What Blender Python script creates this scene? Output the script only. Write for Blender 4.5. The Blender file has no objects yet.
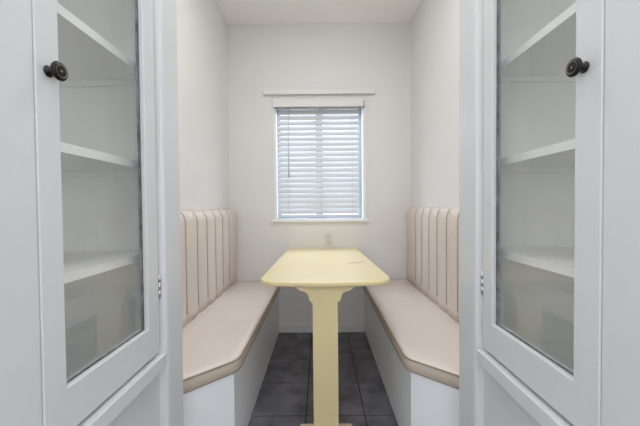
import bpy, bmesh, math, random
from mathutils import Vector, Matrix
random.seed(7)
PI = math.pi
scn = bpy.context.scene
COL = scn.collection

# ------------------------------------------------------------------ materials
def new_mat(name):
    m = bpy.data.materials.new(name); m.use_nodes = True
    nt = m.node_tree; b = nt.nodes['Principled BSDF']
    return m, nt, b

def paint(name, col, rough=0.45, bump=0.03, scale=35.0, vary=0.03, spec=0.5, vscale=2.5):
    m, nt, b = new_mat(name)
    N, L = nt.nodes, nt.links
    tc = N.new('ShaderNodeTexCoord')
    n1 = N.new('ShaderNodeTexNoise'); n1.inputs['Scale'].default_value = vscale; n1.inputs['Detail'].default_value = 4
    n2 = N.new('ShaderNodeTexNoise'); n2.inputs['Scale'].default_value = scale; n2.inputs['Detail'].default_value = 3
    L.new(tc.outputs['Object'], n1.inputs['Vector']); L.new(tc.outputs['Object'], n2.inputs['Vector'])
    r = N.new('ShaderNodeValToRGB')
    c = Vector(col)
    r.color_ramp.elements[0].position = 0.3; r.color_ramp.elements[1].position = 0.7
    r.color_ramp.elements[0].color = (*(c * (1 - vary)), 1); r.color_ramp.elements[1].color = (*(c * (1 + vary)), 1)
    L.new(n1.outputs['Fac'], r.inputs['Fac']); L.new(r.outputs['Color'], b.inputs['Base Color'])
    bp = N.new('ShaderNodeBump'); bp.inputs['Strength'].default_value = bump; bp.inputs['Distance'].default_value = 0.01
    L.new(n2.outputs['Fac'], bp.inputs['Height']); L.new(bp.outputs['Normal'], b.inputs['Normal'])
    b.inputs['Roughness'].default_value = rough
    b.inputs['Specular IOR Level'].default_value = spec
    return m

M = {}
M['wall'] = paint('wall_paint', (0.74, 0.735, 0.73), 0.6, 0.06, 60, 0.015)
M['ceil'] = paint('ceiling_paint', (0.88, 0.87, 0.86), 0.8, 0.05, 60, 0.015)
M['kitchen'] = paint('kitchen_paint', (0.72, 0.72, 0.72), 0.7, 0.05, 60, 0.01)
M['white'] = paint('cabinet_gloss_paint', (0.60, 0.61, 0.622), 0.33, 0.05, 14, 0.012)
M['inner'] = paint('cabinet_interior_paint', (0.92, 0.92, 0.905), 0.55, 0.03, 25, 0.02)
M['shelf'] = paint('shelf_paint', (0.90, 0.90, 0.89), 0.4, 0.03, 25, 0.02)
M['base'] = paint('bench_base_paint', (0.77, 0.79, 0.81), 0.4, 0.05, 12, 0.012)
M['trim'] = paint('trim_paint', (0.78, 0.785, 0.79), 0.35, 0.02, 25, 0.01)
M['table'] = paint('yellow_table_paint', (0.79, 0.67, 0.37), 0.3, 0.03, 22, 0.03)
M['foot'] = paint('pale_wood', (0.62, 0.50, 0.36), 0.5, 0.03, 30, 0.06)
M['vinyl'] = paint('beige_vinyl', (0.66, 0.585, 0.53), 0.38, 0.10, 90, 0.03)
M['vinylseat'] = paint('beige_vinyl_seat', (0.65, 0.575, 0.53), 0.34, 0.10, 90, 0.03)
M['piping'] = paint('beige_vinyl_piping', (0.28, 0.225, 0.18), 0.42, 0.05, 60, 0.05)
M['groove_shade'] = paint('groove_shade_taupe', (0.40, 0.34, 0.285), 0.5, 0.05, 60, 0.05)  # cord colour standing in for shade in the backrest grooves
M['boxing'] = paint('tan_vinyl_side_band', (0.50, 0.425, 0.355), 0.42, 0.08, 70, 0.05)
M['tile'] = paint('slate_tile', (0.13, 0.13, 0.155), 0.40, 0.3, 14, 0.5, vscale=7)
M['grout'] = paint('dark_grout', (0.015, 0.015, 0.017), 0.9, 0.2, 60, 0.1)
M['wood'] = paint('kitchen_floor', (0.16, 0.14, 0.13), 0.5, 0.05, 20, 0.2)
M['dark'] = paint('oiled_bronze', (0.005, 0.004, 0.004), 0.4, 0.02, 40, 0.2, 0.3)
M['slot'] = paint('socket_slot_dark', (0.05, 0.045, 0.04), 0.6, 0.0, 40, 0.05)
M['plate'] = paint('outlet_plastic', (0.68, 0.665, 0.64), 0.35, 0.0, 40, 0.01)
M['putty'] = paint('worn_glazing_putty', (0.15, 0.155, 0.16), 0.7, 0.3, 45, 0.6, vscale=30)
M['sash'] = paint('blue_grey_sash_paint', (0.42, 0.46, 0.53), 0.4, 0.02, 25, 0.01)
def metal(name, col, rough):
    m, nt, b = new_mat(name)
    b.inputs['Base Color'].default_value = (*col, 1); b.inputs['Metallic'].default_value = 1
    b.inputs['Roughness'].default_value = rough
    n = nt.nodes.new('ShaderNodeTexNoise'); n.inputs['Scale'].default_value = 60
    mr = nt.nodes.new('ShaderNodeMapRange'); mr.inputs['To Min'].default_value = rough * .8; mr.inputs['To Max'].default_value = rough * 1.3
    nt.links.new(n.outputs['Fac'], mr.inputs['Value']); nt.links.new(mr.outputs['Result'], b.inputs['Roughness'])
    return m
M['brass'] = metal('rubbed_brass', (0.42, 0.36, 0.29), 0.3)
M['steel'] = metal('hinge_steel', (0.62, 0.63, 0.65), 0.45)

def pane_mat(name, tint):
    m = bpy.data.materials.new(name); m.use_nodes = True
    nt = m.node_tree; N, L = nt.nodes, nt.links
    for n in list(N): N.remove(n)
    out = N.new('ShaderNodeOutputMaterial'); mix = N.new('ShaderNodeMixShader')
    tr = N.new('ShaderNodeBsdfTransparent'); tr.inputs['Color'].default_value = (*tint, 1)
    gl = N.new('ShaderNodeBsdfGlossy'); gl.inputs['Roughness'].default_value = 0.015
    # old glass: faint waviness
    tc = N.new('ShaderNodeTexCoord'); nz = N.new('ShaderNodeTexNoise'); nz.inputs['Scale'].default_value = 5
    bp = N.new('ShaderNodeBump'); bp.inputs['Strength'].default_value = 0.03; bp.inputs['Distance'].default_value = 0.02
    L.new(tc.outputs['Object'], nz.inputs['Vector']); L.new(nz.outputs['Fac'], bp.inputs['Height'])
    fr = N.new('ShaderNodeFresnel'); geo = N.new('ShaderNodeNewGeometry'); io = N.new('ShaderNodeMapRange'); io.inputs['To Min'].default_value = 1.5; io.inputs['To Max'].default_value = 1/1.5
    L.new(geo.outputs['Backfacing'], io.inputs['Value']); L.new(io.outputs['Result'], fr.inputs['IOR'])
    mr = N.new('ShaderNodeMapRange'); mr.inputs['To Min'].default_value = 0.0; mr.inputs['To Max'].default_value = 1.0
    L.new(bp.outputs['Normal'], gl.inputs['Normal'])
    L.new(fr.outputs['Fac'], mr.inputs['Value']); L.new(mr.outputs['Result'], mix.inputs['Fac'])
    L.new(tr.outputs['BSDF'], mix.inputs[1]); L.new(gl.outputs['BSDF'], mix.inputs[2])
    L.new(mix.outputs['Shader'], out.inputs['Surface'])
    return m
M['glass'] = pane_mat('cabinet_glass', (0.975, 0.98, 0.98))
M['winglass'] = pane_mat('window_glass', (0.95, 0.97, 0.99))

def slat_mat():
    m, nt, b = new_mat('blind_slat_vinyl'); N, L = nt.nodes, nt.links
    b.inputs['Base Color'].default_value = (0.80, 0.81, 0.83, 1); b.inputs['Roughness'].default_value = 0.4
    n = N.new('ShaderNodeTexNoise'); n.inputs['Scale'].default_value = 8
    r = N.new('ShaderNodeValToRGB'); r.color_ramp.elements[0].color = (0.60, 0.61, 0.63, 1); r.color_ramp.elements[1].color = (0.66, 0.67, 0.68, 1)
    L.new(n.outputs['Fac'], r.inputs['Fac']); L.new(r.outputs['Color'], b.inputs['Base Color'])
    t = N.new('ShaderNodeBsdfTranslucent'); t.inputs['Color'].default_value = (0.82, 0.85, 0.9, 1)
    mx = N.new('ShaderNodeMixShader'); mx.inputs['Fac'].default_value = 0.065
    out = N['Material Output']
    L.new(b.outputs['BSDF'], mx.inputs[1]); L.new(t.outputs['BSDF'], mx.inputs[2]); L.new(mx.outputs['Shader'], out.inputs['Surface'])
    return m
M['slat'] = slat_mat()

def table_top_mat():
    """yellow enamel with one chipped scratch near the right edge"""
    m = M['table'].copy(); m.name = 'yellow_table_top_paint'
    nt = m.node_tree; N, L = nt.nodes, nt.links; b = N['Principled BSDF']
    src = b.inputs['Base Color'].links[0].from_socket
    tc = N.new('ShaderNodeTexCoord'); mp = N.new('ShaderNodeMapping')
    mp.vector_type = 'TEXTURE'
    mp.inputs['Location'].default_value = (0.226, 1.965, 0.75); mp.inputs['Rotation'].default_value = (0, 0, 0.45); mp.inputs['Scale'].default_value = (0.078, 0.017, 1)
    L.new(tc.outputs['Object'], mp.inputs['Vector'])
    ln = N.new('ShaderNodeVectorMath'); ln.operation = 'LENGTH'
    sx = N.new('ShaderNodeSeparateXYZ'); cx = N.new('ShaderNodeCombineXYZ')
    L.new(mp.outputs['Vector'], sx.inputs[0]); L.new(sx.outputs['X'], cx.inputs['X']); L.new(sx.outputs['Y'], cx.inputs['Y'])
    L.new(cx.outputs[0], ln.inputs[0])
    nz = N.new('ShaderNodeTexNoise'); nz.inputs['Scale'].default_value = 50
    L.new(tc.outputs['Object'], nz.inputs['Vector'])
    ad = N.new('ShaderNodeMath'); ad.operation = 'MULTIPLY_ADD'; ad.inputs[1].default_value = 1.1; 
    L.new(nz.outputs['Fac'], ad.inputs[0]); L.new(ln.outputs['Value'], ad.inputs[2])
    lt = N.new('ShaderNodeMath'); lt.operation = 'LESS_THAN'; lt.inputs[1].default_value = 1.35
    L.new(ad.outputs[0], lt.inputs[0])
    mx = N.new('ShaderNodeMix'); mx.data_type = 'RGBA'
    mx.inputs['B'].default_value = (0.42, 0.34, 0.22, 1)
    L.new(lt.outputs[0], mx.inputs['Factor']); L.new(src, mx.inputs['A']); L.new(mx.outputs['Result'], b.inputs['Base Color'])
    b.inputs['Coat Weight'].default_value = 0.5; b.inputs['Coat Roughness'].default_value = 0.12
    return m
M['tabletop'] = table_top_mat()

# ------------------------------------------------------------------ helpers
def link(name, bm, mats, parent=None, smooth=False, bevel=0.0, seg=2):
    me = bpy.data.meshes.new(name)
    bmesh.ops.recalc_face_normals(bm, faces=bm.faces)
    if smooth:
        for f in bm.faces: f.smooth = True
    bm.to_mesh(me); bm.free()
    if not isinstance(mats, (list, tuple)): mats = [mats]
    for m in mats: me.materials.append(m)
    o = bpy.data.objects.new(name, me); COL.objects.link(o)
    if parent: o.parent = parent
    if bevel:
        md = o.modifiers.new('bevel', 'BEVEL'); md.width = bevel; md.segments = seg; md.limit_method = 'ANGLE'; md.angle_limit = math.radians(40)
        md.harden_normals = False
    return o

def box(bm, x0, x1, y0, y1, z0, z1, mi=0):
    x0, x1 = min(x0, x1), max(x0, x1); y0, y1 = min(y0, y1), max(y0, y1); z0, z1 = min(z0, z1), max(z0, z1)
    v = [bm.verts.new(p) for p in ((x0,y0,z0),(x1,y0,z0),(x1,y1,z0),(x0,y1,z0),(x0,y0,z1),(x1,y0,z1),(x1,y1,z1),(x0,y1,z1))]
    for q in ((0,3,2,1),(4,5,6,7),(0,1,5,4),(1,2,6,5),(2,3,7,6),(3,0,4,7)):
        f = bm.faces.new([v[i] for i in q]); f.material_index = mi
    return v

def prism(bm, pts, z0, z1, mi=0):
    a = [bm.verts.new((x, y, z0)) for x, y in pts]; b = [bm.verts.new((x, y, z1)) for x, y in pts]
    n = len(pts)
    bm.faces.new(a[::-1]).material_index = mi; bm.faces.new(b).material_index = mi
    for i in range(n):
        bm.faces.new([a[i], a[(i+1)%n], b[(i+1)%n], b[i]]).material_index = mi

def tube(bm, pts, r, seg=8, closed=False, mi=0, cap=True):
    pts = [Vector(p) for p in pts]; n = len(pts); rings = []
    for i, p in enumerate(pts):
        if closed: d = pts[(i+1) % n] - pts[i-1]
        else: d = pts[min(i+1, n-1)] - pts[max(i-1, 0)]
        d.normalize()
        up = Vector((0,0,1)) if abs(d.z) < 0.9 else Vector((1,0,0))
        u = d.cross(up).normalized(); w = u.cross(d).normalized()
        rings.append([bm.verts.new(p + u*r*math.cos(2*PI*k/seg) + w*r*math.sin(2*PI*k/seg)) for k in range(seg)])
    m = n if closed else n-1
    for i in range(m):
        a, b = rings[i], rings[(i+1) % n]
        for k in range(seg):
            f = bm.faces.new([a[k], a[(k+1)%seg], b[(k+1)%seg], b[k]]); f.smooth = True; f.material_index = mi
    if cap and not closed:
        bm.faces.new(rings[0][::-1]).material_index = mi; bm.faces.new(rings[-1]).material_index = mi

def lathe(bm, prof, origin, axis, seg=32, mats=None):
    """prof: list of (distance along axis, radius)"""
    axis = Vector(axis).normalized(); up = Vector((0,0,1)) if abs(axis.z) < .9 else Vector((1,0,0))
    u = axis.cross(up).normalized(); w = u.cross(axis)
    o = Vector(origin); rings = []
    for h, r in prof:
        if r < 1e-6: rings.append([bm.verts.new(o + axis*h)])
        else: rings.append([bm.verts.new(o + axis*h + (u*math.cos(2*PI*k/seg) + w*math.sin(2*PI*k/seg))*r) for k in range(seg)])
    for i in range(len(rings)-1):
        a, b = rings[i], rings[i+1]; mi = mats[i] if mats else 0
        for k in range(seg):
            k2 = (k+1) % seg
            if len(a) == 1 and len(b) == 1: continue
            if len(a) == 1: f = bm.faces.new([a[0], b[k2], b[k]])
            elif len(b) == 1: f = bm.faces.new([a[k], a[k2], b[0]])
            else: f = bm.faces.new([a[k], a[k2], b[k2], b[k]])
            f.smooth = True; f.material_index = mi

def empty(name, loc=(0,0,0)):
    o = bpy.data.objects.new(name, None); COL.objects.link(o); o.location = loc
    o.empty_display_size = 0.1
    return o
def tag(o, label, cat, group=None):
    o['label'] = label; o['category'] = cat
    if group: o['group'] = group
    return o
def structure(o):
    o['kind'] = 'structure'; return o
def rounded(pts, radii, n=6):
    """round the corners of a closed polygon"""
    out = []; N = len(pts)
    for i, p in enumerate(pts):
        r = radii[i]; p = Vector(p)
        if r <= 0: out.append(tuple(p)); continue
        a = (Vector(pts[i-1]) - p); b = (Vector(pts[(i+1) % N]) - p)
        la, lb = a.length, b.length; a.normalize(); b.normalize()
        ang = a.angle(b); t = min(r / math.tan(ang/2), la*.49, lb*.49); rr = t * math.tan(ang/2)
        c = p + (a+b).normalized() * (rr / math.sin(ang/2))
        s = (p + a*t) - c; e = (p + b*t) - c
        a0 = math.atan2(s.y, s.x); a1 = math.atan2(e.y, e.x); d = (a1 - a0 + PI) % (2*PI) - PI
        for k in range(n+1):
            q = a0 + d*k/n; out.append((c.x + rr*math.cos(q), c.y + rr*math.sin(q)))
    return out
def inset(pts, d):
    """inset a counter-clockwise closed polygon by d"""
    N = len(pts); out = []
    for i in range(N):
        p0, p, p1 = Vector(pts[i-1]), Vector(pts[i]), Vector(pts[(i+1)%N])
        e0 = (p-p0).normalized(); e1 = (p1-p).normalized()
        n0 = Vector((-e0.y, e0.x)); n1 = Vector((-e1.y, e1.x)); n = (n0+n1)
        n.normalize(); c = max(0.5, n.dot(n1))
        out.append(tuple(p + n * (d/c)))
    return out

# ------------------------------------------------------------------ dimensions
CH = 1.11                       # camera height
YB = 2.70                       # back wall
XL, XR = -0.804, 0.794          # nook side walls
ZC = 2.713                      # ceiling
XC = 0.50                       # cabinet faces at +-XC
YOS = {-1: 1.045, 1: 1.068}; YO = 1.045                      # end of cabinets / start of nook
YN = 0.42                       # near end of cabinets
KX, KY = 1.9, -3.2              # kitchen extents

# ------------------------------------------------------------------ shell
bm = bmesh.new()
box(bm, -KX, KX, KY, YB, -0.06, -0.006, 1)
# slate tiles as one surface: grid with grout gaps
g = 0.003
xs = [-0.089 + 0.314*k for k in range(-6, 7)]
ys = [1.607 - 0.31*k for k in range(16, 0, -1)] + [1.607, 1.917, 2.225, YB + g]
rnd = random.Random(3)
for i in range(len(xs)-1):
    for j in range(len(ys)-1):
        x0, x1, y0, y1 = xs[i]+g, xs[i+1]-g, ys[j]+g, ys[j+1]-g
        x0, x1 = max(x0, -KX), min(x1, KX)
        if x1 <= x0 or y0 < KY: continue
        box(bm, x0, x1, y0, y1, -0.006, -0.0005 + rnd.uniform(-0.0004, 0.0004), 0)
structure(link('floor', bm, [M['tile'], M['grout']]))

bm = bmesh.new(); box(bm, -KX, KX, KY, YB+0.15, ZC, ZC+0.1)
structure(link('ceiling', bm, M['ceil']))
# window opening in back wall
WX0, WX1, WZ0, WZ1 = -0.402, 0.385, 0.996, 2.030
bm = bmesh.new()
box(bm, XL-.1, WX0, YB, YB+.14, 0, ZC); box(bm, WX1, XR+.1, YB, YB+.14, 0, ZC)
box(bm, WX0, WX1, YB, YB+.14, 0, WZ0); box(bm, WX0, WX1, YB, YB+.14, WZ1, ZC)
structure(link('wall_back', bm, M['wall']))
bm = bmesh.new(); box(bm, XL-.1, XL, YO, YB, 0, ZC); structure(link('wall_left', bm, M['wall']))
bm = bmesh.new(); box(bm, XR, XR+.1, YOS[1], YB, 0, ZC); structure(link('wall_right', bm, M['wall']))
bm = bmesh.new(); box(bm, -KX, -.912, YN, YN+.1, 0, ZC); structure(link('wall_kitchen_front_left', bm, M['kitchen']))
bm = bmesh.new(); box(bm, .912, KX, YN, YN+.1, 0, ZC); structure(link('wall_kitchen_front_right', bm, M['kitchen']))
bm = bmesh.new(); box(bm, -KX-.1, -KX, KY, YN+.1, 0, ZC); structure(link('wall_kitchen_left', bm, M['kitchen']))
bm = bmesh.new(); box(bm, KX, KX+.1, KY, YN+.1, 0, ZC); structure(link('wall_kitchen_right', bm, M['kitchen']))
bm = bmesh.new()
kx0, kx1, kz0, kz1 = -1.15, 1.15, 0.05, 2.25
box(bm, -KX, kx0, KY-.1, KY, 0, ZC); box(bm, kx1, KX, KY-.1, KY, 0, ZC)
box(bm, kx0, kx1, KY-.1, KY, 0, kz0); box(bm, kx0, kx1, KY-.1, KY, kz1, ZC)
structure(link('wall_kitchen_rear', bm, M['kitchen']))

# baseboard on the back wall
bm = bmesh.new(); box(bm, XL, XR, YB-.013, YB, 0, 0.072); box(bm, XL, XR, YB-.009, YB, 0.072, 0.082)
structure(link('baseboard_back', bm, M['trim'], bevel=0.002))

# ------------------------------------------------------------------ window
win = structure(empty('window_1', ((WX0+WX1)/2, YB, WZ0)))
def P(o, parent):      # keep world placement of mesh data under an offset empty
    o.parent = parent; o.matrix_parent_inverse = Matrix.Translation(-parent.location); return o
bm = bmesh.new()      # slim casing on the wall + reveal lining
t = 0.016
box(bm, WX0-t, WX0+.004, YB-.012, YB, WZ0, WZ1); box(bm, WX1-.004, WX1+t, YB-.012, YB, WZ0, WZ1)
box(bm, WX0-t, WX1+t, YB-.012, YB, WZ1, WZ1+.012)
box(bm, WX0, WX0+.012, YB, YB+.13, WZ0, WZ1); box(bm, WX1-.012, WX1, YB, YB+.13, WZ0, WZ1)
box(bm, WX0, WX1, YB, YB+.13, WZ1-.012, WZ1); box(bm, WX0, WX1, YB, YB+.13, WZ0, WZ0+.012)
structure(P(link('window_frame', bm, M['trim'], bevel=0.002), win))
bm = bmesh.new(); box(bm, WX0-.034, WX1+.030, YB-.028, YB+.02, WZ0-.018, WZ0+.004)
structure(P(link('window_sill', bm, M['trim'], bevel=0.004), win))
bm = bmesh.new()
mid = -0.012
for a, b in ((WX0+.012, mid-.001), (mid+.001, WX1-.012)):
    s = 0.028
    box(bm, a, a+s, YB+.095, YB+.125, WZ0+.012, WZ1-.012); box(bm, b-s, b, YB+.095, YB+.125, WZ0+.012, WZ1-.012)
    box(bm, a+s, b-s, YB+.095, YB+.125, WZ0+.012, WZ0+.045); box(bm, a+s, b-s, YB+.095, YB+.125, WZ1-.045, WZ1-.012)
structure(P(link('casement_sash', bm, M['sash'], bevel=0.002), win))
for a, b in ((WX0+.04, mid-.029), (mid+.029, WX1-.04)):
    bm = bmesh.new(); box(bm, a, b, YB+.108, YB+.112, WZ0+.045, WZ1-.045)
    structure(P(link('pane', bm, M['winglass']), win))

# ------------------------------------------------------------------ blind
bl = tag(empty('venetian_blind', ((WX0+WX1)/2, YB, WZ0+.01)), 'white horizontal slat blind hanging in the window, half closed', 'blind')
bx0, bx1 = WX0+.022, WX1-.042
bm = bmesh.new()
z = WZ0 + 0.078; tilt = math.radians(63); nsl = 0; hw = 0.0250; Yc = YB + 0.038
pitch = 0.0462
while z < WZ1 - 0.055:
    nseg = 6; top = []; bot = []
    for k in range(nseg+1):
        s = -1 + 2*k/nseg
        camber = 0.0028*(1 - s*s)
        y = Yc + s*hw*math.cos(tilt) - camber*math.sin(tilt); zz = z + s*hw*math.sin(tilt) + camber*math.cos(tilt)
        top.append((y, zz)); bot.append((y + .0022*math.sin(tilt), zz - .0022*math.cos(tilt)))
    prof = top + bot[::-1]
    a = [bm.verts.new((bx0, y, q)) for y, q in prof]; b = [bm.verts.new((bx1, y, q)) for y, q in prof]
    n = len(prof); bm.faces.new(a); bm.faces.new(b[::-1])
    for i in range(n): bm.faces.new([a[i], b[i], b[(i+1)%n], a[(i+1)%n]])
    z += pitch; nsl += 1
P(link('slats', bm, M['slat']), bl)
bm = bmesh.new(); box(bm, bx0, bx1, YB+.015, YB+.062, WZ0+.026, WZ0+.046)
P(link('bottom_rail', bm, M['slat'], bevel=0.003), bl)
bm = bmesh.new(); box(bm, bx0, bx1, YB+.012, YB+.064, WZ1-.050, WZ1-.012)
P(link('headrail', bm, M['slat'], bevel=0.002), bl)
bm = bmesh.new()
for px in (-0.29, 0.006, 0.285):
    for yy in (Yc-hw*math.cos(tilt)-.003, Yc+hw*math.cos(tilt)+.003):
        tube(bm, [(px, yy, WZ0+.03), (px, yy, WZ1-.05)], 0.0011, 6)
P(link('ladder_cord', bm, M['slat']), bl)
bm = bmesh.new(); tube(bm, [(-0.277, YB+.006, WZ1-.045), (-0.279, YB+.004, 1.60), (-0.281, YB+.003, 1.375)], 0.0042, 6)
P(link('wand', bm, paint('wand_grey', (0.50, 0.52, 0.56), .3, 0, 30, .02)), bl)
# valance board across the head of the blind
bm = bmesh.new()
box(bm, WX0-.006, WX1-.008, YB-.040, YB-.028, WZ1-.052, WZ1+.018)
box(bm, WX0-.006, WX0+.004, YB-.028, YB-.0125, WZ1-.052, WZ1+.018); box(bm, WX1-.018, WX1-.008, YB-.028, YB-.0125, WZ1-.052, WZ1+.018)
box(bm, WX0-.010, WX1-.004, YB-.046, YB-.0125, WZ1+.018, WZ1+.026)
P(link('valance', bm, M['wall'], bevel=0.002), bl)
bm = bmesh.new(); box(bm, WX1-.008, WX1-.002, YB-.036, YB-.020, WZ1-.060, WZ1+.000)
P(link('valance_clip', bm, M['slot'], bevel=0.001), bl)

# ------------------------------------------------------------------ curtain rod
rod = tag(empty('curtain_rod', (-0.01, YB, 2.13)), 'flat cream curtain rod mounted on the wall above the window', 'curtain rod')
bm = bmesh.new()
pr = [(YB-.030, 2.090), (YB-.024, 2.088), (YB-.018, 2.092), (YB-.018, 2.138), (YB-.024, 2.142), (YB-.030, 2.140)]
a = [bm.verts.new((-0.492, y, z)) for y, z in pr]; b = [bm.verts.new((0.474, y, z)) for y, z in pr]
for i in range(6): bm.faces.new([a[i], b[i], b[(i+1)%6], a[(i+1)%6]])
bm.faces.new(a); bm.faces.new(b[::-1])
P(link('rod_face', bm, M['wall'], bevel=0.002), rod)
for x in (-0.492, 0.468):
    bm = bmesh.new(); box(bm, x, x+.006, YB-.024, YB, 2.094, 2.136); box(bm, x-.006 if x < 0 else x-.002, x+.008 if x < 0 else x+.012, YB-.004, YB, 2.086, 2.144)
    P(link('bracket', bm, M['wall'], bevel=0.001), rod)

# ------------------------------------------------------------------ wall outlet
out = tag(empty('wall_outlet', (0.066, YB, 0.823)), 'cream wall outlet with two sockets below the window, behind the table', 'outlet')
bm = bmesh.new(); box(bm, 0.031, 0.101, YB-.006, YB, 0.766, 0.880)
P(link('cover_plate', bm, M['plate'], bevel=0.003), out)
for zc in (0.846, 0.798):
    bm = bmesh.new()
    pts = [(0.066 + 0.0165*math.cos(q), zc + 0.0145*max(-.85, min(.85, math.sin(q)))) for q in [2*PI*k/24 for k in range(24)]]
    a = [bm.verts.new((x, YB-.006, z)) for x, z in pts]; b = [bm.verts.new((x, YB-.0085, z)) for x, z in pts]
    bm.faces.new(a); bm.faces.new(b[::-1])
    for i in range(24): bm.faces.new([a[i], a[(i+1)%24], b[(i+1)%24], b[i]])
    s = P(link('socket', bm, M['plate']), out)
    bm = bmesh.new()
    box(bm, 0.0560, 0.0605, YB-.0092, YB-.008, zc-.002, zc+.010); box(bm, 0.0715, 0.0760, YB-.0092, YB-.008, zc-.001, zc+.008)
    lathe(bm, [(0, .0038), (.0012, .0038), (.0012, 0)], (0.066, YB-.008, zc-.007), (0, -1, 0), 12)
    o = link('socket_slots', bm, M['slot']); o.parent = s
bm = bmesh.new(); lathe(bm, [(0, .003), (.0012, .002), (.0014, 0)], (0.066, YB-.006, 0.872), (0,-1,0), 12)
P(link('screw', bm, M['slot']), out)

# ------------------------------------------------------------------ table
tb = tag(empty('pedestal_table', (0.018, 2.0, 0)), 'pale yellow painted nook table between the two benches', 'table')
cx = 0.0215
outl = [(cx-.336, 1.475), (cx, 1.449), (cx+.331, 1.475), (0.307, YB-.002), (-0.288, YB-.002)]
outl = rounded(outl, [0.105, 0.9, 0.105, 0.012, 0.012], 8)
bm = bmesh.new(); prism(bm, outl, 0.7265, 0.75)
P(link('table_top', bm, M['tabletop'], bevel=0.007, seg=3), tb)
# pedestal board with scalloped brackets, seen edge-on from the room
py0, py1 = 1.478, 1.536
hw = 0.0612
half = [(hw, 0.006), (hw, 0.646), (hw+.006, 0.647), (hw+.012, 0.651), (hw+.016, 0.657), (hw+.0165, 0.663),
        (hw+.018, 0.672), (hw+.021, 0.682), (hw+.027, 0.690), (hw+.037, 0.696), (hw+.052, 0.700), (hw+.064, 0.705), (hw+.073, 0.712), (hw+.080, 0.719), (hw+.082, 0.7265)]
prof = [(cx-.005+x, z) for x, z in half] + [(cx-.005-x, z) for x, z in half[::-1]]
bm = bmesh.new()
a = [bm.verts.new((x, py0, z)) for x, z in prof]; b = [bm.verts.new((x, py1, z)) for x, z in prof]
n = len(prof); bm.faces.new(a); bm.faces.new(b[::-1])
for i in range(n): bm.faces.new([a[i], b[i], b[(i+1)%n], a[(i+1)%n]])
P(link('pedestal', bm, M['table'], bevel=0.002), tb)
bm = bmesh.new()
prism(bm, rounded([(cx-.135, 1.466), (cx+.125, 1.466), (cx+.125, 1.512), (cx-.135, 1.512)], [.012]*4, 4), 0.0, 0.027)
P(link('foot', bm, M['foot'], bevel=0.004), tb)

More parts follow.
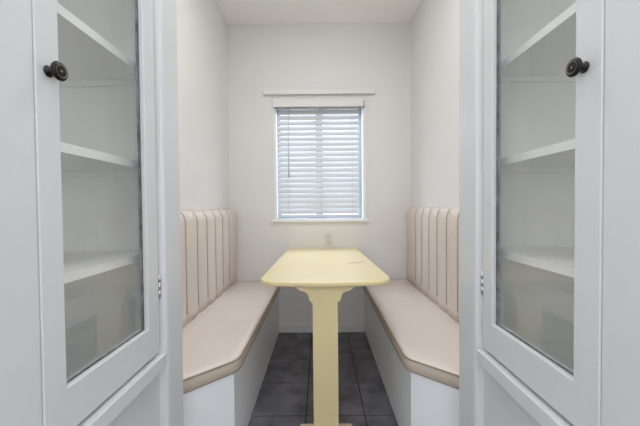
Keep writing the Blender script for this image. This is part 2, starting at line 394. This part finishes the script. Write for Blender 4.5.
# ------------------------------------------------------------------ benches
def bench(s, label, grooves, xwall, face_t):
    """s = -1 left, +1 right"""
    root = tag(empty('dinette_bench', (s*0.58, 1.95, 0)), label, 'bench', 'benches facing each other across the table')
    X = lambda x: s*x
    YO = YOS[s]
    xw = abs(xwall)
    yend = YB
    # base box
    pts = [(xw-.001, YO+.002), (0.637, YO+.002), (0.384, 1.300), (0.384, YB-.001), (xw-.001, YB-.001)]
    pts = [(X(x), y) for x, y in pts]
    if s > 0: pts = pts
    bm = bmesh.new(); prism(bm, pts, 0, 0.400)
    P(link('bench_base', bm, M['base'], bevel=0.002), root)
    # thin applied panels on the front, a seam showing between them
    bm = bmesh.new()
    y_s = 1.85 if s > 0 else 2.1
    box(bm, X(0.384), X(0.381), 1.302, (1.98 if s > 0 else 2.695), 0.002, 0.398)
    if s > 0: box(bm, X(0.384), X(0.381), 1.983, YB-.014, 0.002, 0.398)
    P(link('front_panel', bm, M['base']), root)
    # cushion outline (counter-clockwise in mirrored space)
    o = [(0.360, YB-.012), (0.360, 1.335), (0.372, 1.300), (0.627, YO+.012), (xw-.016, YO+.012), (xw-.016, YB-.012)]
    o = rounded(o, [.03, .12, .10, .01, .01, .02], 8)
    # refine long edges
    ref = []
    for i, p in enumerate(o):
        q = o[(i+1) % len(o)]; p, q = Vector(p), Vector(q); m = max(1, int((q-p).length/0.05))
        for k in range(m): ref.append(tuple(p + (q-p)*k/m))
    area = sum(ref[i-1][0]*ref[i][1]-ref[i][0]*ref[i-1][1] for i in range(len(ref)))
    if area < 0: ref = ref[::-1]
    lay = [(0.400, .010), (0.4015, .003), (0.405, .0), (0.428, -.004), (0.451, .0), (0.4565, .004), (0.461, .012), (0.4655, .030), (0.469, .060), (0.471, .10)]
    bm = bmesh.new(); rings = []
    ctr = Vector((0.575, 1.95))
    for z, d in lay:
        ip = inset(ref, d) if abs(d) > 0 else ref
        if d > .013:   # move toward the middle gently, avoiding folds
            ip = []
            for (x, y) in inset(ref, .012):
                v = Vector((x, y)); c = Vector((min(max(x, 0.50), 0.66), min(max(y, 1.40), 2.5)))
                w = c - v; L = w.length
                v = v + w * min(1, (d-.012)/max(L, 1e-4)) * .98
                ip.append((v.x, v.y))
        # soft dents along the top
        ring = []
        for x, y in ip:
            dz = 0.0018*math.sin(9*y+2*s) * (1 if z > .46 else 0)
            ring.append(bm.verts.new((X(x), y, z+dz)))
        rings.append(ring)
    n = len(ref)
    for a, b in zip(rings[:-1], rings[1:]):
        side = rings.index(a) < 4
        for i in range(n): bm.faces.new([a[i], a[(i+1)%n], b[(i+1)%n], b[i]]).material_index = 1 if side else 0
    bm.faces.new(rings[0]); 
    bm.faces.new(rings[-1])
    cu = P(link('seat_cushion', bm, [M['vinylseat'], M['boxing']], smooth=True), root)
    for zz in (0.4545, 0.4045):
        bm = bmesh.new(); tube(bm, [(X(x), y, zz) for x, y in inset(ref, -.001 if zz > .42 else .001)], 0.0034, 6, closed=True)
        pp = link('piping', bm, M['piping']); pp.parent = cu
    # backrest : vertical channels rolled over the top
    bm = bmesh.new()
    gr = sorted(grooves); y0, y1 = YO+.012, YB-.006
    gr = [g_ for g_ in gr if y0 < g_ < y1]
    edges = [y0] + gr + [y1]
    us = []
    for a, b in zip(edges[:-1], edges[1:]):
        K = 18
        for k in range(K):
            q = k/K; us.append((a + (b-a)*q, q, a, b))
    us.append((y1, 1.0, edges[-2], y1))
    zb, zt, R = 0.452, 1.101, 0.055
    back = xw - 0.002
    def prof_pts(th, top):
        p = [(0.0, zb), (th*.9, zb)]
        Rz = 0.075
        for k in range(1, 9): p.append((th, zb + (top-Rz-zb)*k/8))
        for k in range(1, 10):
            q = PI/2*k/10; p.append((max(.002, th*math.cos(q)**.8), top - Rz + Rz*math.sin(q)))
        p.append((0.0, top))
        return p
    rows = []
    for (y, q, a, b) in us:
        w = min(1, (b-a)/.15)
        bul = (abs(math.sin(PI*q)))**0.5
        th = face_t*(.74 + .29*bul)
        top = zt - 0.010*(1-bul)
        de = y1 - y
        if de < .05:
            e = math.sqrt(max(0, 1-(1-de/.05)**2)); th = face_t*(.30+.70*e) - .0; top = zt - 0.030*(1-e)
        rows.append([bm.verts.new((X(back - t_), y, z_)) for t_, z_ in prof_pts(max(th, .006), top)])
    for r0, r1 in zip(rows[:-1], rows[1:]):
        for i in range(len(r0)-1): bm.faces.new([r0[i], r1[i], r1[i+1], r0[i+1]])
        bm.faces.new([r0[-1], r1[-1], r1[0], r0[0]])
    bm.faces.new(rows[0]); bm.faces.new(rows[-1][::-1])
    br = P(link('backrest', bm, M['vinyl'], smooth=True), root)
    bm = bmesh.new()      # dark cords added between the channels to draw the groove shade
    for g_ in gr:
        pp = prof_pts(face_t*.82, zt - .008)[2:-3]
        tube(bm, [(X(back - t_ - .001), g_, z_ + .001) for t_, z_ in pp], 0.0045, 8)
    link('groove_shade_cords', bm, M['groove_shade']).parent = br
    return root
gl = [2.465-.157*k for k in range(9)]
bench(-1, 'beige vinyl nook bench with channelled back against the left wall', gl, XL, 0.066)
gr_ = [2.43-.150*k for k in range(9)]
bench(1, 'beige vinyl nook bench with channelled back against the right wall', gr_, XR, 0.050)

# ------------------------------------------------------------------ built-in cabinets
def cabinet(s, label):
    root = tag(empty('display_cabinet', (s*0.64, 0.72, 0)), label, 'cabinet', 'built-in glass-door cabinets flanking the nook')
    X = lambda x: s*x
    YO = YOS[s]
    xb = 0.91
    FX = XC + 0.008            # face-frame surface
    ya, yb = 0.53, 1.012        # interior
    DY0, DY1 = (0.535, 0.921) if s < 0 else (0.542, 0.934)    # door
    # carcass
    bm = bmesh.new()
    box(bm, X(FX+.02), X(xb), YN, ya, 0, ZC); box(bm, X(FX+.02), X(xb), yb, YO, 0, ZC)
    box(bm, X(xb-.012), X(xb), ya, yb, 0, ZC)
    box(bm, X(FX+.02), X(xb-.012), ya, yb, 0.625, 0.66); box(bm, X(FX+.02), X(xb-.012), ya, yb, 2.30, 2.34)
    box(bm, X(FX+.025), X(xb-.012), ya, yb, 0.0, 0.09)
    if s > 0: box(bm, X(FX+.022), X(0.622), yb-.010, yb, 0.66, 2.30)
    P(link('carcass', bm, M['inner']), root)
    # face frame, plan profile swept vertically for the two stiles
    bm = bmesh.new()
    back = FX + .02
    def stile(pr):
        pts = [(X(x), y) for x, y in pr] + [(X(back), pr[-1][1]), (X(back), pr[0][1])]
        prism(bm, pts, 0, ZC)
    stile([(XC-.0035, YN), (XC-.0035, DY0-.0012), (XC+.002, DY0-.0008), (FX+.002, DY0-.0008), (FX+.002, 0.575)])
    # hinge stile, then a rounded corner post standing proud beside the door
    c0 = DY1 + .008; xp = 0.480
    stile([(FX, 0.90), (FX, c0), (FX-.004, c0+.003), (xp+.008, c0+.008), (xp+.003, c0+.012), (xp+.0008, c0+.018), (xp, c0+.026), (xp, YO-.006), (xp+.001, YO-.002), (xp+.004, YO)])
    box(bm, X(FX), X(back), .575, .90, 0.625, 0.72); box(bm, X(FX), X(back), .575, .90, 2.235, ZC)
    box(bm, X(FX), X(back), .575, .90, 0, 0.10)
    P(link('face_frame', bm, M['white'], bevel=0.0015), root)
    # shelves
    for zt in (0.970, 1.254, 1.549, 1.85):
        bm = bmesh.new(); box(bm, X(0.560), X(xb-.013), ya+.001, yb-.001, zt-.020, zt)
        sh = P(link('shelf', bm, M['inner'], bevel=0.0015), root)
        bm = bmesh.new(); box(bm, X(0.556), X(0.5598), ya+.001, yb-.001, zt-.021, zt+.0005)
        link('shelf_edging', bm, M['shelf']).parent = sh
        bm = bmesh.new(); box(bm, X(0.585), X(xb-.014), yb-.014, yb-.0005, zt-.038, zt-.0205)
        link('shelf_cleat', bm, M['inner']).parent = sh
    # upper door
    GY0, GY1, GZ0, GZ1, DZ0, DZ1 = (0.584 if s < 0 else 0.599), (0.864 if s < 0 else 0.886), 0.765, 2.15, 0.674, 2.24
    bm = bmesh.new()
    x0, x1 = XC-.004, FX-.0005
    d0, d1 = X(XC-.004), X(FX+.014)
    o4 = [(DY0, DZ0), (DY1, DZ0), (DY1, DZ1), (DY0, DZ1)]; i4 = [(GY0, GZ0), (GY1, GZ0), (GY1, GZ1), (GY0, GZ1)]
    xf, xk = XC-.006, FX-.0005      # front, back (lip sits on the frame)
    fo = [bm.verts.new((X(xf), y, z)) for y, z in o4]; fi = [bm.verts.new((X(xf), y, z)) for y, z in i4]
    ko = [bm.verts.new((X(xk), y, z)) for y, z in o4]; ki = [bm.verts.new((X(xk), y, z)) for y, z in i4]
    for i in range(4):
        j = (i+1) % 4
        bm.faces.new([fo[i], fo[j], fi[j], fi[i]]); bm.faces.new([ko[i], ko[j], ki[j], ki[i]])
        bm.faces.new([fo[i], fo[j], ko[j], ko[i]]); bm.faces.new([fi[i], fi[j], ki[j], ki[i]])
    # inner part of the door behind the lip (fits in the frame opening)
    def ring(bm, xa, xb_, oy0, oy1, oz0, oz1, iy0, iy1, iz0, iz1):
        box(bm, X(xa), X(xb_), oy0, iy0, oz0, oz1); box(bm, X(xa), X(xb_), iy1, oy1, oz0, oz1)
        box(bm, X(xa), X(xb_), iy0, iy1, oz0, iz0); box(bm, X(xa), X(xb_), iy0, iy1, iz1, oz1)
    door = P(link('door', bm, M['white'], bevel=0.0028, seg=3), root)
    bm = bmesh.new()
    ring(bm, XC+.0115, XC+.0135, DY0+.032, .899, .722, 2.233, GY0+.004, GY1-.004, GZ0+.004, GZ1-.004)
    link('door_back', bm, M['white']).parent = door
    # glazing bead, worn, on the four sides behind the lip
    bm = bmesh.new()
    ring(bm, XC+.0078, XC+.0112, GY0-.003, GY1+.003, GZ0-.003, GZ1+.003, GY0+.003, GY1-.007, GZ0+.003, GZ1-.003)
    link('glazing_putty', bm, M['putty']).parent = door
    bm = bmesh.new(); box(bm, X(XC+.0113), X(XC+.0140), GY0-.001, GY1+.001, GZ0-.001, GZ1+.001)
    # single sheet with a thin body
    link('glass_pane', bm, M['glass']).parent = door
    # knob
    bm = bmesh.new()
    pr = [(0, 0), (0, .0100), (.0012, .0105), (.003, .0098), (.0045, .0070), (.008, .0048), (.0125, .0046), (.0160, .0070), (.0182, .0125), (.0205, .0162),
          (.0235, .0172), (.0262, .0160), (.0278, .0130), (.0284, .0115), (.0278, .0104), (.0272, .0088), (.0278, .0072), (.0284, .0060), (.0272, .0046), (.0284, .0022), (.0288, 0)]
    pr = [(h*.88, r) for h, r in pr]
    
    mi = [0]*13 + [1, 0, 0, 0, 0, 0, 1, 1, 1, 1]
    lathe(bm, pr, (X(XC-.006), 0.577 if s > 0 else 0.560, CH + (0.256 if s > 0 else 0.251)), (-s, 0, 0), 36, mi)
    link('knob', bm, [M['dark'], M['brass']]).parent = door
    # hinge (one in view low, one high on the door)
    for zc in (0.873, 2.05):
        bm = bmesh.new()
        for k in range(3):
            tube(bm, [(X(XC-.004), DY1+.007, zc-.033+.0225*k), (X(XC-.004), DY1+.007, zc-.033+.0225*k+.0195)], 0.0046, 10)
        tube(bm, [(X(XC-.004), DY1+.007, zc-.037), (X(XC-.004), DY1+.007, zc+.038)], 0.0028, 8)
        box(bm, X(XC-.003), X(FX+.001), DY1+.006, DY1+.012, zc-.033, zc+.032)
        link('hinge', bm, [M['steel']]).parent = door
    # ledge below the door
    bm = bmesh.new(); box(bm, X(XC-.019), X(FX+.001), YN+.004, DY1+.014, 0.622, 0.664)
    P(link('ledge', bm, M['white'], bevel=0.003), root)
    # lower door: framed flat panel
    bm = bmesh.new()
    box(bm, X(XC+.003), X(FX+.001), .47, .962, .012, .6215)
    P(link('lower_door', bm, M['white'], bevel=0.002), root)
    return root
cabinet(-1, 'white built-in glass-door cabinet left of the nook opening')
cabinet(1, 'white built-in glass-door cabinet right of the nook opening')

# ------------------------------------------------------------------ lights
def area(name, loc, rot, sx, sy, power, col):
    l = bpy.data.lights.new(name, 'AREA'); l.shape = 'RECTANGLE'; l.size = sx; l.size_y = sy; l.energy = power; l.color = col
    o = bpy.data.objects.new(name, l); COL.objects.link(o); o.location = loc; o.rotation_euler = rot
    return o
area('kitchen_rear_fill', (0, KY+.02, 1.15), (math.radians(90), 0, 0), 2.2, 2.1, 13, (0.94, 0.97, 1.0))  # added fill behind the camera, made tall to reach under the table
for sx in (-1, 1):      # unseen fill lights added to brighten the cabinet interiors, no windows there
    area('kitchen_side_fill', (sx*(KX-.03), -1.5, 1.5), (math.radians(90), 0, sx*math.radians(90)), 1.4, 1.7, 27, (0.95, 0.98, 1.0))
area('kitchen_ceiling_fill', (0, -0.8, ZC-.03), (0, 0, 0), 2.8, 1.0, 14, (1.0, 1.0, 1.0))  # unseen wide fill added overhead, no fixture known here
area('passage_ceiling_fill', (0, 0.30, ZC-.03), (0, 0, 0), 0.5, 0.3, 5, (1.0, 1.0, 1.0))  # unseen overhead fill added to lift the cabinet interiors
area('nook_ceiling_lamp', (0, 1.40, ZC-.03), (0, 0, 0), 0.35, 0.35, 9, (1.0, 0.985, 0.96))
area('outdoor_skylight', (0, YB+1.9, 3.2), (math.radians(-52), 0, 0), 8.0, 2.0, 900, (0.80, 0.89, 1.0))

w = bpy.data.worlds.new('world'); scn.world = w; w.use_nodes = True
nt = w.node_tree; bg = nt.nodes['Background']
tc = nt.nodes.new('ShaderNodeTexCoord'); sp = nt.nodes.new('ShaderNodeSeparateXYZ'); rp = nt.nodes.new('ShaderNodeValToRGB')
nt.links.new(tc.outputs['Generated'], sp.inputs[0]); nt.links.new(sp.outputs['Z'], rp.inputs['Fac']); nt.links.new(rp.outputs['Color'], bg.inputs['Color'])
rp.color_ramp.elements[0].color = (0.93, 0.96, 1.0, 1); rp.color_ramp.elements[1].color = (0.80, 0.89, 1.0, 1)
bg.inputs['Strength'].default_value = 1.35

# ------------------------------------------------------------------ camera
cam = bpy.data.cameras.new('camera'); co = bpy.data.objects.new('camera', cam); COL.objects.link(co)
cam.sensor_width = 36; cam.lens = 306/640*36; cam.clip_start = 0.02
co.matrix_world = (Matrix.Translation((0, 0, CH)) @ Matrix.Rotation(math.radians(0.19), 4, 'Z')
                   @ Matrix.Rotation(math.radians(90-1.12), 4, 'X') @ Matrix.Rotation(math.radians(-0.5), 4, 'Z'))
scn.camera = co
scn.view_settings.view_transform = 'Standard'; scn.view_settings.look = 'None'
scn.view_settings.gamma = 1; scn.view_settings.use_curve_mapping = False
scn.view_settings.exposure = 0.1
scn.cycles.use_denoising = True
scn.cycles.max_bounces = 14; scn.cycles.diffuse_bounces = 12; scn.cycles.transparent_max_bounces = 12
